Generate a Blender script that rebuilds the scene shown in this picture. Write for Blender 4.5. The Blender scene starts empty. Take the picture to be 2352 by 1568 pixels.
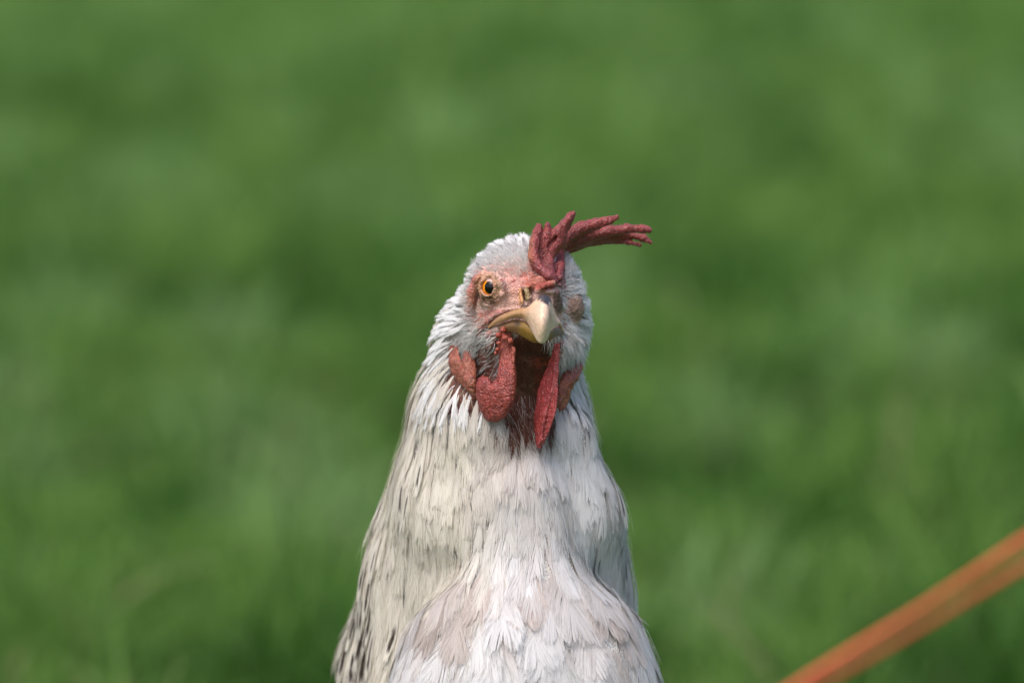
import bpy, math
import numpy as np
rng = np.random.default_rng(7)
SC = bpy.context.scene
COL = SC.collection
R = math.radians

# ---------------------------------------------------------------- camera
PITCH = R(5.5)
CAMH = 0.60
K = 0.18                      # millimetres per picture unit at the bird (2352 units across)
D0 = 2352.0                   # mm from the lens to the bird's head
cam_d = bpy.data.cameras.new('camera'); cam = bpy.data.objects.new('camera', cam_d); COL.objects.link(cam)
cam.location = (0, 0, CAMH); cam.rotation_euler = (R(90) - PITCH, 0, 0)
cam_d.lens = 200; cam_d.sensor_width = 36; cam_d.clip_start = 0.05; cam_d.clip_end = 400
cam_d.dof.use_dof = True; cam_d.dof.focus_distance = 2.330; cam_d.dof.aperture_fstop = 6.3
SC.camera = cam

# ---------------------------------------------------------------- light
SUN_EL, SUN_AZ = R(58), R(-60)      # azimuth: from behind the camera (+y) towards the left
w = bpy.data.worlds.new('World'); SC.world = w; w.use_nodes = True
nt = w.node_tree; bg = nt.nodes['Background']
sky = nt.nodes.new('ShaderNodeTexSky'); sky.sky_type = 'NISHITA'; sky.sun_disc = False
sky.sun_elevation = SUN_EL; sky.air_density = 1.0; sky.dust_density = 4.0; sky.ozone_density = 1.0
# sun direction vector (towards the sun)
sv = (-0.55 * math.cos(SUN_EL), -0.84 * math.cos(SUN_EL), math.sin(SUN_EL))
sky.sun_rotation = math.atan2(sv[0], sv[1])
nt.links.new(sky.outputs[0], bg.inputs[0]); bg.inputs[1].default_value = 0.14
sd = bpy.data.lights.new('sun', 'SUN'); so = bpy.data.objects.new('sun', sd); COL.objects.link(so)
sd.energy = 1.4; sd.angle = R(40); sd.color = (1.0, 0.95, 0.88)
from mathutils import Vector
so.rotation_euler = Vector(sv).to_track_quat('Z', 'Y').to_euler()
SC.view_settings.view_transform = 'Standard'; SC.view_settings.look = 'None'
SC.view_settings.exposure = 0.6; SC.view_settings.gamma = 1.0

# ---------------------------------------------------------------- frames
FW = np.array([0, math.cos(PITCH), -math.sin(PITCH)]); UP = np.array([0, math.sin(PITCH), math.cos(PITCH)])
CEN = np.array([0, 0, CAMH]) + FW * D0 / 1000
def P(px, py, y=0.0):
    f = 1 + y / D0
    return np.array([(px - 1176) * K * f, y, (784 - py) * K * f])
def toworld(v):
    v = np.asarray(v, float)
    return CEN + (v[..., 0:1] * np.array([1, 0, 0]) + v[..., 1:2] * FW + v[..., 2:3] * UP) / 1000
def tolocal(p):
    q = (np.asarray(p, float) - CEN) * 1000
    return np.array([q[0], q @ FW, q @ UP])
def unit(v):
    return v / np.maximum(np.linalg.norm(v, axis=-1, keepdims=True), 1e-9)
def to_px(v):
    f = 1 + v[..., 1] / D0
    return v[..., 0] / K / f + 1176, 784 - v[..., 2] / K / f

# ---------------------------------------------------------------- mesh helpers
ROOT_LOC = None
def make_mesh(name, verts, faces, mat, parent=None, col=None, smooth=True, loc=None, world=False, normals=None):
    """verts in local mm (or world metres when world=True); faces int array (n,4) or (n,3)"""
    V = np.asarray(verts, float)
    if not world: V = toworld(V)
    if loc is None: loc = parent.matrix_world.translation if parent else (0, 0, 0)
    V = V - np.array(loc)
    faces = np.asarray(faces, np.int32)
    me = bpy.data.meshes.new(name)
    me.vertices.add(len(V)); me.vertices.foreach_set('co', V.astype(np.float32).ravel())
    k = faces.shape[1]; n = len(faces)
    me.loops.add(n * k); me.loops.foreach_set('vertex_index', faces.ravel())
    me.polygons.add(n); me.polygons.foreach_set('loop_start', np.arange(n, dtype=np.int32) * k)
    me.polygons.foreach_set('use_smooth', np.full(n, smooth))
    me.update(calc_edges=True); me.validate()
    if col is not None:
        a = me.color_attributes.new('pigment', 'FLOAT_COLOR', 'POINT')
        c = np.ones((len(V), 4), np.float32); c[:, :3] = np.clip(col, 0, 1)
        a.data.foreach_set('color', c.ravel())
    if normals is not None:                               # local mm directions -> world
        nw = normals[:, 0:1] * np.array([1, 0, 0]) + normals[:, 1:2] * FW + normals[:, 2:3] * UP
        me.normals_split_custom_set_from_vertices(nw.astype(np.float32))
    me.materials.append(mat)
    o = bpy.data.objects.new(name, me); COL.objects.link(o)
    if parent: o.parent = parent
    else: o.location = loc
    return o

# ---------------------------------------------------------------- distance fields
class Field:
    def __init__(s, lo, hi, h, pad=8):
        s.lo = np.array(lo, float); s.h = h; s.pad = pad
        s.n = np.ceil((np.array(hi) - s.lo) / h).astype(int) + 1
        s.F = np.full(s.n, 40.0, np.float32)
        s.ax = [s.lo[i] + h * np.arange(s.n[i]) for i in range(3)]
    def box(s, lo, hi, pad):
        a = np.clip(np.floor((lo - pad - s.lo) / s.h).astype(int), 0, s.n - 1)
        b = np.clip(np.ceil((hi + pad - s.lo) / s.h).astype(int) + 1, 0, s.n)
        if np.any(b <= a): return None, None
        sl = tuple(slice(a[i], b[i]) for i in range(3))
        g = np.meshgrid(*[s.ax[i][sl[i]] for i in range(3)], indexing='ij', sparse=True)
        return sl, g
    def mix(s, sl, d, k, sub=False):
        F = s.F[sl]
        if sub:
            F2, d2 = -F, d
            hh = np.clip(0.5 + 0.5 * (d2 - F2) / k, 0, 1) if k > 0 else None
            r = (d2 * (1 - hh) + F2 * hh - k * hh * (1 - hh)) if k > 0 else np.minimum(F2, d2)
            s.F[sl] = -r
        else:
            if k > 0:
                hh = np.clip(0.5 + 0.5 * (d - F) / k, 0, 1)
                s.F[sl] = d * (1 - hh) + F * hh - k * hh * (1 - hh)
            else: s.F[sl] = np.minimum(F, d)
    def ell(s, c, r, k=3, sub=False, rot=None):
        c = np.array(c, float); r = np.array(r if np.ndim(r) else (r,) * 3, float)
        m = r.max() if rot is not None else r
        sl, g = s.box(c - m, c + m, s.pad + k)
        if sl is None: return
        q = [g[i] - c[i] for i in range(3)]
        if rot is not None:
            q = [rot[0, i] * q[0] + rot[1, i] * q[1] + rot[2, i] * q[2] for i in range(3)]
        k0 = np.sqrt(sum((q[i] / r[i]) ** 2 for i in range(3)))
        k1 = np.sqrt(sum((q[i] / r[i] ** 2) ** 2 for i in range(3))) + 1e-6
        s.mix(sl, (k0 * (k0 - 1) / k1).astype(np.float32), k, sub)
    def cap(s, a, ra, b, rb, k=3, sub=False):
        a = np.array(a, float); b = np.array(b, float); m = max(ra, rb)
        sl, g = s.box(np.minimum(a, b) - m, np.maximum(a, b) + m, s.pad + k)
        if sl is None: return
        ab = b - a; L2 = ab @ ab + 1e-9
        t = np.clip(sum((g[i] - a[i]) * ab[i] for i in range(3)) / L2, 0, 1)
        d = np.sqrt(sum((g[i] - a[i] - t * ab[i]) ** 2 for i in range(3))) - (ra + (rb - ra) * t)
        s.mix(sl, d.astype(np.float32), k, sub)
    def chain(s, pts, k=3, sub=False):
        """pts: (px, py, y mm, r px)"""
        q = [(P(*p[:3]), p[3] * K) for p in pts]
        for (a, ra), (b, rb) in zip(q[:-1], q[1:]): s.cap(a, ra, b, rb, k, sub)
    def plate(s, poly, ymid, hmax, round_=3.0, k=0.0):
        """inflated plate: outline in px, ymid(px,py)->mm"""
        pp = np.array([P(a, b, 0)[[0, 2]] for a, b in poly])
        yy = [ymid(a, b) for a, b in poly]
        lo = np.array([pp[:, 0].min(), min(yy) - hmax, pp[:, 1].min()]); hi = np.array([pp[:, 0].max(), max(yy) + hmax, pp[:, 1].max()])
        sl, g = s.box(lo, hi, s.pad)
        X = g[0][:, 0, :] + 0 * g[2][:, 0, :]; Z = g[2][:, 0, :] + 0 * X
        d = np.full(X.shape, 1e9); ins = np.zeros(X.shape, bool)
        for i in range(len(pp)):
            a, b = pp[i], pp[(i + 1) % len(pp)]; e = b - a
            wx, wz = X - a[0], Z - a[1]
            t = np.clip((wx * e[0] + wz * e[1]) / (e @ e), 0, 1)
            d = np.minimum(d, np.hypot(wx - e[0] * t, wz - e[1] * t))
            c = ((a[1] <= Z) != (b[1] <= Z)) & (X < (b[0] - a[0]) * (Z - a[1]) / (b[1] - a[1] + 1e-12) + a[0])
            ins ^= c
        sdn = np.where(ins, d, -d)
        T = np.where(sdn > 0, hmax * np.sqrt(np.clip(1 - (1 - np.clip(sdn / round_, 0, 1)) ** 2, 0, 1)), sdn * 1.0)
        YM = ymid(X / K + 1176, 784 - Z / K)
        dd = np.abs(g[1] - YM[:, None, :]) - T[:, None, :]
        s.mix(sl, (dd * 0.8).astype(np.float32), k)
    def sample(s, p, grad=False):
        q = (p - s.lo) / s.h
        q = np.clip(q, 0, s.n - 1.001); i = np.floor(q).astype(int); f = q - i
        F = s.F
        def C(a, b, c): return F[i[..., 0] + a, i[..., 1] + b, i[..., 2] + c]
        c = {(a, b, e): C(a, b, e) for a in (0, 1) for b in (0, 1) for e in (0, 1)}
        fx, fy, fz = f[..., 0], f[..., 1], f[..., 2]
        def lerp(a, b, t): return a + (b - a) * t
        v00 = lerp(c[0, 0, 0], c[1, 0, 0], fx); v10 = lerp(c[0, 1, 0], c[1, 1, 0], fx)
        v01 = lerp(c[0, 0, 1], c[1, 0, 1], fx); v11 = lerp(c[0, 1, 1], c[1, 1, 1], fx)
        v = lerp(lerp(v00, v10, fy), lerp(v01, v11, fy), fz)
        if not grad: return v
        e = s.h * 1.5
        G = np.stack([s.sample(p + np.eye(3)[a] * e) - s.sample(p - np.eye(3)[a] * e) for a in range(3)], -1)
        return v, unit(G)
    def mesh(s):
        F = s.F; S = F < 0; n = s.n
        cn = n - 1
        act = np.zeros(cn, np.int8)
        for a in (0, 1):
            for b in (0, 1):
                for c in (0, 1):
                    act += S[a:a + cn[0], b:b + cn[1], c:c + cn[2]]
        A = (act > 0) & (act < 8)
        ids = np.full(cn, -1, np.int64); I = np.argwhere(A); ids[A] = np.arange(len(I))
        acc = np.zeros((len(I), 3)); cnt = np.zeros(len(I))
        corners = [(a, b, c) for a in (0, 1) for b in (0, 1) for c in (0, 1)]
        for c0 in corners:
            for ax in range(3):
                if c0[ax]: continue
                c1 = list(c0); c1[ax] = 1
                f0 = F[tuple((I + c0).T)]; f1 = F[tuple((I + c1).T)]
                m = (f0 < 0) != (f1 < 0)
                t = np.where(m, f0 / np.where(m, f0 - f1, 1), 0)
                pt = np.repeat(np.array([c0], float), len(I), 0); pt[:, ax] += t
                acc[m] += pt[m]; cnt[m] += 1
        V = s.lo + s.h * (I + acc / cnt[:, None])
        quads = []
        for ax in range(3):
            u, v = [(1, 2), (2, 0), (0, 1)][ax]
            sl0 = [slice(1, -1)] * 3; sl1 = [slice(1, -1)] * 3
            sl0[ax] = slice(0, n[ax] - 1); sl1[ax] = slice(1, n[ax])
            s0, s1 = S[tuple(sl0)], S[tuple(sl1)]
            for flip in (False, True):
                E = np.argwhere((s0 & ~s1) if not flip else (~s0 & s1))
                if not len(E): continue
                base = E.copy(); base[:, u] += 1; base[:, v] += 1
                q = []
                for du, dv in ((-1, -1), (0, -1), (0, 0), (-1, 0)):
                    b = base.copy(); b[:, u] += du; b[:, v] += dv
                    q.append(ids[tuple(b.T)])
                q = np.stack(q, 1)
                if flip: q = q[:, ::-1]
                quads.append(q)
        return V, np.concatenate(quads)

# value noise in numpy
_perm = rng.random((32, 32, 32)).astype(np.float32)
def noise(p, scale):
    q = p / scale; i = np.floor(q).astype(int); f = q - i; f = f * f * (3 - 2 * f); o = 0
    for a in (0, 1):
        for b in (0, 1):
            for c in (0, 1):
                wgt = (f[..., 0] if a else 1 - f[..., 0]) * (f[..., 1] if b else 1 - f[..., 1]) * (f[..., 2] if c else 1 - f[..., 2])
                o = o + wgt * _perm[(i[..., 0] + a) % 32, (i[..., 1] + b) % 32, (i[..., 2] + c) % 32]
    return o
def worley(p, scale):
    q = p / scale; i = np.floor(q).astype(int); best = np.full(q.shape[:-1], 9.0)
    for a in (-1, 0, 1):
        for b in (-1, 0, 1):
            for c in (-1, 0, 1):
                j = i + np.array([a, b, c]); m = j % 32
                ofs = np.stack([_perm[m[..., 0], m[..., 1], m[..., 2]], _perm[m[..., 1], m[..., 2], (m[..., 0] + 7) % 32], _perm[m[..., 2], (m[..., 0] + 3) % 32, (m[..., 1] + 11) % 32]], -1)
                best = np.minimum(best, ((j + ofs - q) ** 2).sum(-1))
    return np.sqrt(best)
def srgb(r, g, b):
    c = np.array([r, g, b]) / 255.0
    return np.where(c <= 0.04045, c / 12.92, ((c + 0.055) / 1.055) ** 2.4)
def vnormals(V, Fc):
    n = np.zeros_like(V)
    a, b, c, d = (V[Fc[:, i]] for i in range(4))
    fn = np.cross(c - a, d - b)
    for i in range(4): np.add.at(n, Fc[:, i], fn)
    return unit(n)

# ---------------------------------------------------------------- materials
def mat(name, rough=0.6, spec=0.4, col=None, attr=False, sss=0.0, trans=0.0, bump=None, coat=0.0, mott=0.0, sheen=0.0, bd=0.0005):
    m = bpy.data.materials.new(name); m.use_nodes = True; t = m.node_tree; b = t.nodes['Principled BSDF']
    b.inputs['Roughness'].default_value = rough; b.inputs['Specular IOR Level'].default_value = spec
    b.inputs['Coat Weight'].default_value = coat; b.inputs['Coat Roughness'].default_value = 0.05
    b.inputs['Sheen Weight'].default_value = sheen
    if sss:
        b.inputs['Subsurface Weight'].default_value = sss; b.inputs['Subsurface Scale'].default_value = 0.0025
        b.inputs['Subsurface Radius'].default_value = (1.0, 0.35, 0.2)
    src = None
    if attr:
        a = t.nodes.new('ShaderNodeAttribute'); a.attribute_name = 'pigment'; src = a.outputs['Color']
    elif col is not None:
        rg = t.nodes.new('ShaderNodeRGB'); rg.outputs[0].default_value = (*col, 1); src = rg.outputs[0]
    tc = t.nodes.new('ShaderNodeTexCoord')
    if mott:
        nz = t.nodes.new('ShaderNodeTexNoise'); nz.inputs['Scale'].default_value = 900; nz.inputs['Detail'].default_value = 5
        t.links.new(tc.outputs['Object'], nz.inputs['Vector'])
        mr = t.nodes.new('ShaderNodeMapRange'); mr.inputs['To Min'].default_value = 1 - mott; mr.inputs['To Max'].default_value = 1 + mott
        mr.inputs['From Min'].default_value = 0.3; mr.inputs['From Max'].default_value = 0.7
        t.links.new(nz.outputs['Fac'], mr.inputs['Value'])
        vm = t.nodes.new('ShaderNodeVectorMath'); vm.operation = 'SCALE'
        t.links.new(src, vm.inputs[0]); t.links.new(mr.outputs[0], vm.inputs['Scale']); src = vm.outputs[0]
    t.links.new(src, b.inputs['Base Color'])
    if bump:
        h = None
        for kind, sc_, st in bump:
            n = t.nodes.new('ShaderNodeTexNoise' if kind == 'n' else 'ShaderNodeTexVoronoi'); n.inputs['Scale'].default_value = sc_
            if kind == 'n': n.inputs['Detail'].default_value = 4
            t.links.new(tc.outputs['Object'], n.inputs['Vector'])
            bp = t.nodes.new('ShaderNodeBump'); bp.inputs['Strength'].default_value = st; bp.inputs['Distance'].default_value = bd
            bp.invert = (kind == 'v')
            t.links.new(n.outputs['Fac' if kind == 'n' else 'Distance'], bp.inputs['Height'])
            if h: t.links.new(h, bp.inputs['Normal'])
            h = bp.outputs[0]
        t.links.new(h, b.inputs['Normal'])
    if trans:
        out = t.nodes['Material Output']; tr = t.nodes.new('ShaderNodeBsdfTranslucent'); mx = t.nodes.new('ShaderNodeMixShader')
        mx.inputs[0].default_value = trans; t.links.new(src, tr.inputs[0])
        t.links.new(b.outputs[0], mx.inputs[1]); t.links.new(tr.outputs[0], mx.inputs[2]); t.links.new(mx.outputs[0], out.inputs[0])
    return m
M_skin = mat('bird_skin', 0.55, 0.35, attr=True, sss=0.08, mott=0.28, bump=[('v', 1300, 0.7), ('n', 600, 0.8)], bd=0.0007)
M_comb = mat('comb_skin', 0.36, 0.55, attr=True, sss=0.2, mott=0.28, bump=[('v', 1500, 0.8), ('n', 2500, 0.3)], bd=0.00045)
M_feather = mat('feather', 0.75, 0.25, attr=True, trans=0.38)
M_bristle = mat('bristle', 0.5, 0.4, attr=True, trans=0.2)
M_beak = mat('beak_horn', 0.42, 0.5, attr=True, sss=0.12, mott=0.14, bump=[('n', 450, 0.5)])
M_eye = mat('eyeball', 0.10, 0.30, attr=True, coat=0.0)
M_down = mat('underfeather', 0.9, 0.1, attr=True)

# ================================================================ GROUND
def grass_colour_nodes(m, dark, mid, light, scale):
    t = m.node_tree; b = t.nodes['Principled BSDF']
    tc = t.nodes.new('ShaderNodeTexCoord'); n1 = t.nodes.new('ShaderNodeTexNoise'); n1.inputs['Scale'].default_value = scale
    n1.inputs['Detail'].default_value = 6; n1.inputs['Roughness'].default_value = 0.6
    t.links.new(tc.outputs['Object'], n1.inputs['Vector'])
    r = t.nodes.new('ShaderNodeValToRGB'); r.color_ramp.elements[0].position = 0.35; r.color_ramp.elements[1].position = 0.68
    r.color_ramp.elements[0].color = (*dark, 1); r.color_ramp.elements[1].color = (*light, 1)
    e = r.color_ramp.elements.new(0.5); e.color = (*mid, 1)
    t.links.new(n1.outputs['Fac'], r.inputs[0]); t.links.new(r.outputs[0], b.inputs['Base Color'])
m = bpy.data.materials.new('turf_soil'); m.use_nodes = True; m.node_tree.nodes['Principled BSDF'].inputs['Roughness'].default_value = 0.9; m.node_tree.nodes['Principled BSDF'].inputs['Specular IOR Level'].default_value = 0.1
grass_colour_nodes(m, (0.045, 0.10, 0.016), (0.055, 0.12, 0.022), (0.07, 0.15, 0.03), 5)
gx = np.concatenate([-np.geomspace(300, 3, 20), np.linspace(-2.8, 2.8, 57), np.geomspace(3, 300, 20)])
gy = np.concatenate([-np.geomspace(100, 2, 10), np.linspace(-1.8, 20, 140), np.geomspace(20.5, 380, 24)])
GX, GY = np.meshgrid(gx, gy, indexing='ij')
def ground_h(x, y):
    p = np.stack([x, y, 0 * x + 3.3], -1)
    return (noise(p, 1.7) - 0.5) * 0.03 + (noise(p + 9, 0.45) - 0.5) * 0.012
GZ = ground_h(GX, GY) * (np.hypot(GX, GY - 2.4) > 0.35) 
V = np.stack([GX, GY, GZ], -1).reshape(-1, 3)
ii, jj = np.meshgrid(np.arange(len(gx) - 1), np.arange(len(gy) - 1), indexing='ij'); ny = len(gy)
Fq = np.stack([ii * ny + jj, (ii + 1) * ny + jj, (ii + 1) * ny + jj + 1, ii * ny + jj + 1], -1).reshape(-1, 4)
g = make_mesh('ground', V, Fq, m, world=True); g['kind'] = 'structure'

# grass blades
M_grass = mat('grass_blade', 0.55, 0.25, attr=True, trans=0.35)
def grass():
    bands = [(0.3, 3.2, 2.2, 1300), (3.2, 6.0, 0.9, 5000), (6.0, 11.0, 1.5, 2400), (11.0, 26.0, 3.0, 700), (3.2, 11.0, 4.0, 650), (11.0, 26.0, 8.0, 130)]
    xs, ys = [], []
    for y0, y1, hw, den in bands:
        n = int((y1 - y0) * 2 * hw * den); xs.append(rng.uniform(-hw, hw, n)); ys.append(rng.uniform(y0, y1, n))
    x = np.concatenate(xs); y = np.concatenate(ys); n = len(x)
    far = np.clip((y - 3) / 9, 0, 1)
    # tufts: every blade belongs to the nearest of a jittered grid of tussocks, which share height and tint
    def tuft_id(x, y, sc, seed):
        i = np.floor(x / sc); j = np.floor(y / sc); best = np.full(len(x), 9.0); out = np.zeros(len(x))
        for a_ in (-1, 0, 1):
            for b_ in (-1, 0, 1):
                I, J = i + a_, j + b_; hx = np.sin(I * 127.1 + J * 311.7 + seed) * 43758.5; hx -= np.floor(hx)
                hy = np.sin(I * 269.5 + J * 183.3 + seed) * 24634.6; hy -= np.floor(hy)
                d = np.hypot((I + hx) * sc - x, (J + hy) * sc - y); m_ = d < best; best = np.where(m_, d, best)
                hv = np.sin(I * 12.9 + J * 78.2 + seed) * 9758.5; out = np.where(m_, hv - np.floor(hv), out)
        return out, best
    t1, b1 = tuft_id(x, y, 0.10, 1.0); t2, b2 = tuft_id(x, y, 0.15, 5.0); t3, b3 = tuft_id(x, y, 0.6, 9.0)
    tt = np.where(y < 6, t1 * 0.6 + t2 * 0.4, t2)
    tall = np.clip(1 - b2 / 0.10, 0, 1) * (t2 > 0.45)
    h = (0.020 + 0.03 * t1 + 0.11 * tall * (0.4 + 0.6 * t2) + rng.random(n) * 0.02) * (1 + 0.25 * far)
    p = np.stack([x, y, 0 * x], -1)
    wd = rng.uniform(0.0022, 0.0045, n) * (1 + 2.2 * far)
    az = rng.uniform(0, 2 * np.pi, n) + noise(p + 20, 0.3) * 2; lean = rng.uniform(0.15, 1.15, n)
    ca, sa = np.cos(az), np.sin(az)
    z0 = ground_h(x, y)
    S = 3; V = np.zeros((n, 2 * S + 1, 3))
    tw = rng.uniform(0, 2 * np.pi, n); cx, sx = np.cos(tw), np.sin(tw)
    for s in range(S + 1):
        t = s / S; out = h * lean * t * t; up = h * t * (1 - 0.35 * lean * t)
        cxp = x + ca * out; cyp = y + sa * out; cz = z0 + up - 0.003
        if s < S:
            ww = wd * (1 - 0.55 * t) / 2
            V[:, 2 * s, 0] = cxp - cx * ww; V[:, 2 * s, 1] = cyp - sx * ww; V[:, 2 * s, 2] = cz
            V[:, 2 * s + 1, 0] = cxp + cx * ww; V[:, 2 * s + 1, 1] = cyp + sx * ww; V[:, 2 * s + 1, 2] = cz
        else:
            V[:, 2 * S, 0] = cxp; V[:, 2 * S, 1] = cyp; V[:, 2 * S, 2] = cz
    f = []
    for s in range(S - 1): f += [[2 * s, 2 * s + 1, 2 * s + 3], [2 * s, 2 * s + 3, 2 * s + 2]]
    f.append([2 * S - 2, 2 * S - 1, 2 * S]); f = np.array(f)
    Fc = (np.arange(n)[:, None, None] * (2 * S + 1) + f[None]).reshape(-1, 3)
    a = np.array([0.065, 0.175, 0.02]); b = np.array([0.175, 0.335, 0.065]); c = np.array([0.20, 0.34, 0.11]); dk = np.array([0.045, 0.125, 0.014])
    u = np.clip(tt + rng.normal(0, 0.12, n), 0, 1)[:, None]
    col = a * (1 - u) + b * u
    col = col * 0.93 + np.array([0.012, 0.012, 0.004])
    pale = (((t2 * 7.3) % 1 > 0.72) & (tall > 0.05))[:, None]; col = np.where(pale, c * (0.7 + 0.5 * u), col)
    dark = ((t2 * 5.1) % 1 < 0.28)[:, None]; col = np.where(dark, dk * (0.7 + 0.6 * u), col)
    col = col * (0.86 + 0.12 * t3 * (noise(p + 77, 1.1)) + 0.15 * noise(p, 2.3))[:, None]
    dry = np.array([0.30, 0.27, 0.14]); dr = ((rng.random(n) < 0.03) & (y < 6))[:, None]; col = np.where(dr, dry, col)
    col = np.repeat(col[:, None, :], 2 * S + 1, 1)
    o = make_mesh('grass', V.reshape(-1, 3), Fc, M_grass, world=True, col=col.reshape(-1, 3), smooth=False)
    o['kind'] = 'stuff'; o['label'] = 'short green lawn grass blurred behind the white hen'; o['category'] = 'grass'
grass()

# ================================================================ CORD
M_cord = mat('orange_cord', 0.5, 0.4, col=(0.62, 0.105, 0.04), mott=0.15, bump=[('n', 200, 0.3)])
def cord():
    yb = 850.0                               # mm behind the bird
    A0, A1 = P(1800, 1604, yb), P(2352, 1270, yb + 60)
    d = unit(A1 - A0)
    root_w = toworld(A0 - d * 150)
    e = bpy.data.objects.new('cord', None); e.location = root_w; COL.objects.link(e)
    e['label'] = 'orange two-strand cord crossing the lower right corner, out of focus'; e['category'] = 'cord'
    bpy.context.view_layer.update()
    for k, (o0, o1, rad) in enumerate(((15, 28, 2.4), (-14, -25, 2.3))):
        n = 60; t = np.linspace(-250, 1800, n)
        c = A0 + d * t[:, None]; s = (t / 160.0)
        off = (o0 + (o1 - o0) * s) * K * 1.43
        off = np.where(t > 900, off[np.searchsorted(t, 900)], off)
        off = np.where(t < -100, off * np.clip((t + 330) / 230, 0, 1), off)
        nrm = np.array([-d[2], 0, d[0]])
        c = c + nrm * (((t - 90) / 160) ** 2 * 1.3 - 1.0 + np.sin(t / 23.0 + k) * 0.35)[:, None]
        c = c + nrm * off[:, None] + np.array([0, 1, 0]) * (k * 7 - 3)
        m_ = 10; a = np.linspace(0, 2 * np.pi, m_, endpoint=False)
        ring = rad * (np.cos(a)[:, None] * nrm + np.sin(a)[:, None] * np.array([0, 1, 0]))
        tw = 1 + 0.12 * np.sin(a[None, :] * 2 + t[:, None] * 0.5)
        V = (c[:, None, :] + ring[None] * tw[..., None]).reshape(-1, 3)
        I, J = np.meshgrid(np.arange(n - 1), np.arange(m_), indexing='ij')
        Fc = np.stack([I * m_ + J, I * m_ + (J + 1) % m_, (I + 1) * m_ + (J + 1) % m_, (I + 1) * m_ + J], -1).reshape(-1, 4)
        make_mesh('strand', V, Fc, M_cord, parent=e)
cord()

# ================================================================ HEN
foot_w = toworld(P(1180, 784, 95)); foot_w = np.array([foot_w[0], foot_w[1], 0.0])
hen = bpy.data.objects.new('hen', None); hen.location = foot_w; COL.objects.link(hen)
hen['label'] = 'white hen facing the camera with floppy red comb, red wattles and one orange eye open'; hen['category'] = 'hen'
bpy.context.view_layer.update()

def gl(x, y):      # local point above the ground: world x,y (m) to local mm on the ground
    return tolocal((x, y, 0.0))
# ---- coarse body field
B = Field((-120, -75, -440), (120, 330, 55), 2.0, pad=26)
def head_prims(f):
    f.ell(P(1203, 674, 3), (23.0, 26, 22.2), 4)
    f.ell(P(1205, 760, 6), (25.5, 24, 24), 8)
head_prims(B)
B.cap(P(1180, 705, 24), 20, P(1158, 800, 26), 28, 6)              # nape
B.cap(P(1158, 800, 24), 28, P(1148, 960, 28), 36, 6)
B.cap(P(1148, 960, 28), 36, P(1144, 1150, 38), 44, 6)
B.cap(P(1144, 1150, 38), 44, P(1131, 1330, 50), 52.5, 6)
B.cap(P(1131, 1330, 50), 52.5, P(1122, 1520, 62), 62, 6)
B.cap(P(1100, 960, 2), 14, P(1060, 1200, 15), 19, 9)               # soft folds of plumage down the throat
B.cap(P(1150, 1020, 0), 14, P(1160, 1180, 6), 20, 9)
B.cap(P(1285, 1010, 6), 14, P(1305, 1180, 14), 19, 7)
B.cap(P(1060, 1200, 15), 19, P(1035, 1420, 32), 14, 12)
B.cap(P(1160, 1180, 6), 20, P(1175, 1330, 10), 18, 12)
B.cap(P(1305, 1180, 14), 19, P(1335, 1380, 34), 14, 12)
BRC, BRR = P(1205, 1700, 0), np.array([57, 60, 78.0])
B.ell(BRC, BRR, 4)
B.cap(P(1340, 1180, 34), 14, P(1384, 1460, 50), 12, 6)
B.cap(P(1185, 1160, -4), 18, P(1200, 1300, -2), 25, 8)
tors = P(1165, 1880, 140)
B.ell(tors, (66, 140, 72), 25)
B.ell(P(1160, 1760, 250), (36, 60, 40), 25)                       # rump, rising to the tail
for s in (-1, 1): B.ell(tors + np.array([s * 58, 10, 8]), (16, 105, 48), 10)   # folded wings
legs_lo = []
for s in (-1, 1):
    hip = tors + np.array([s * 36, 0, -40]); g0 = tolocal((foot_w[0] + s * 0.036, foot_w[1], 0.012))
    knee = g0 + np.array([0, 8, 75.0]); legs_lo.append(knee[2])
    B.cap(hip, 30, knee + np.array([0, 2, 14]), 12, 12)
    B.cap(knee + np.array([0, 0, 14]), 6.5, g0 + np.array([0, 0, 2]), 5.2, 4)
    for a, L in ((0, 58), (-0.55, 48), (0.55, 48), (math.pi - 0.3 * s, 26)):
        dv = np.array([math.sin(a) * L, -math.cos(a) * L, 0.0])
        tip = tolocal(toworld(g0) + np.array([dv[0], dv[1], -6 * 1.0]) / 1000)
        B.cap(g0, 5.2, tip, 3.2, 3)
gX, gY, gZ = np.meshgrid(*B.ax, indexing='ij', sparse=True)
def undulate(f, amp, sx, sy, sz, off):
    for i0 in range(0, f.n[0], 30):                        # plumage lies in soft folds
        X, Y, Z = np.meshgrid(f.ax[0][i0:i0 + 30], f.ax[1], f.ax[2], indexing='ij')
        low = np.clip((-30 - Z) / 20, 0, 1) * np.clip((Z + 330) / 30, 0, 1)
        f.F[i0:i0 + 30] -= ((noise(np.stack([X / sx, Y / sy, Z / sz], -1) + off, 1.0) - 0.5) * amp * low).astype(np.float32)
undulate(B, 3.8, 18, 22, 46, 50.3); undulate(B, 2.2, 9, 12, 26, 80.1)
Vb, Fb = B.mesh()
ymin_leg = max(legs_lo)
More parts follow.
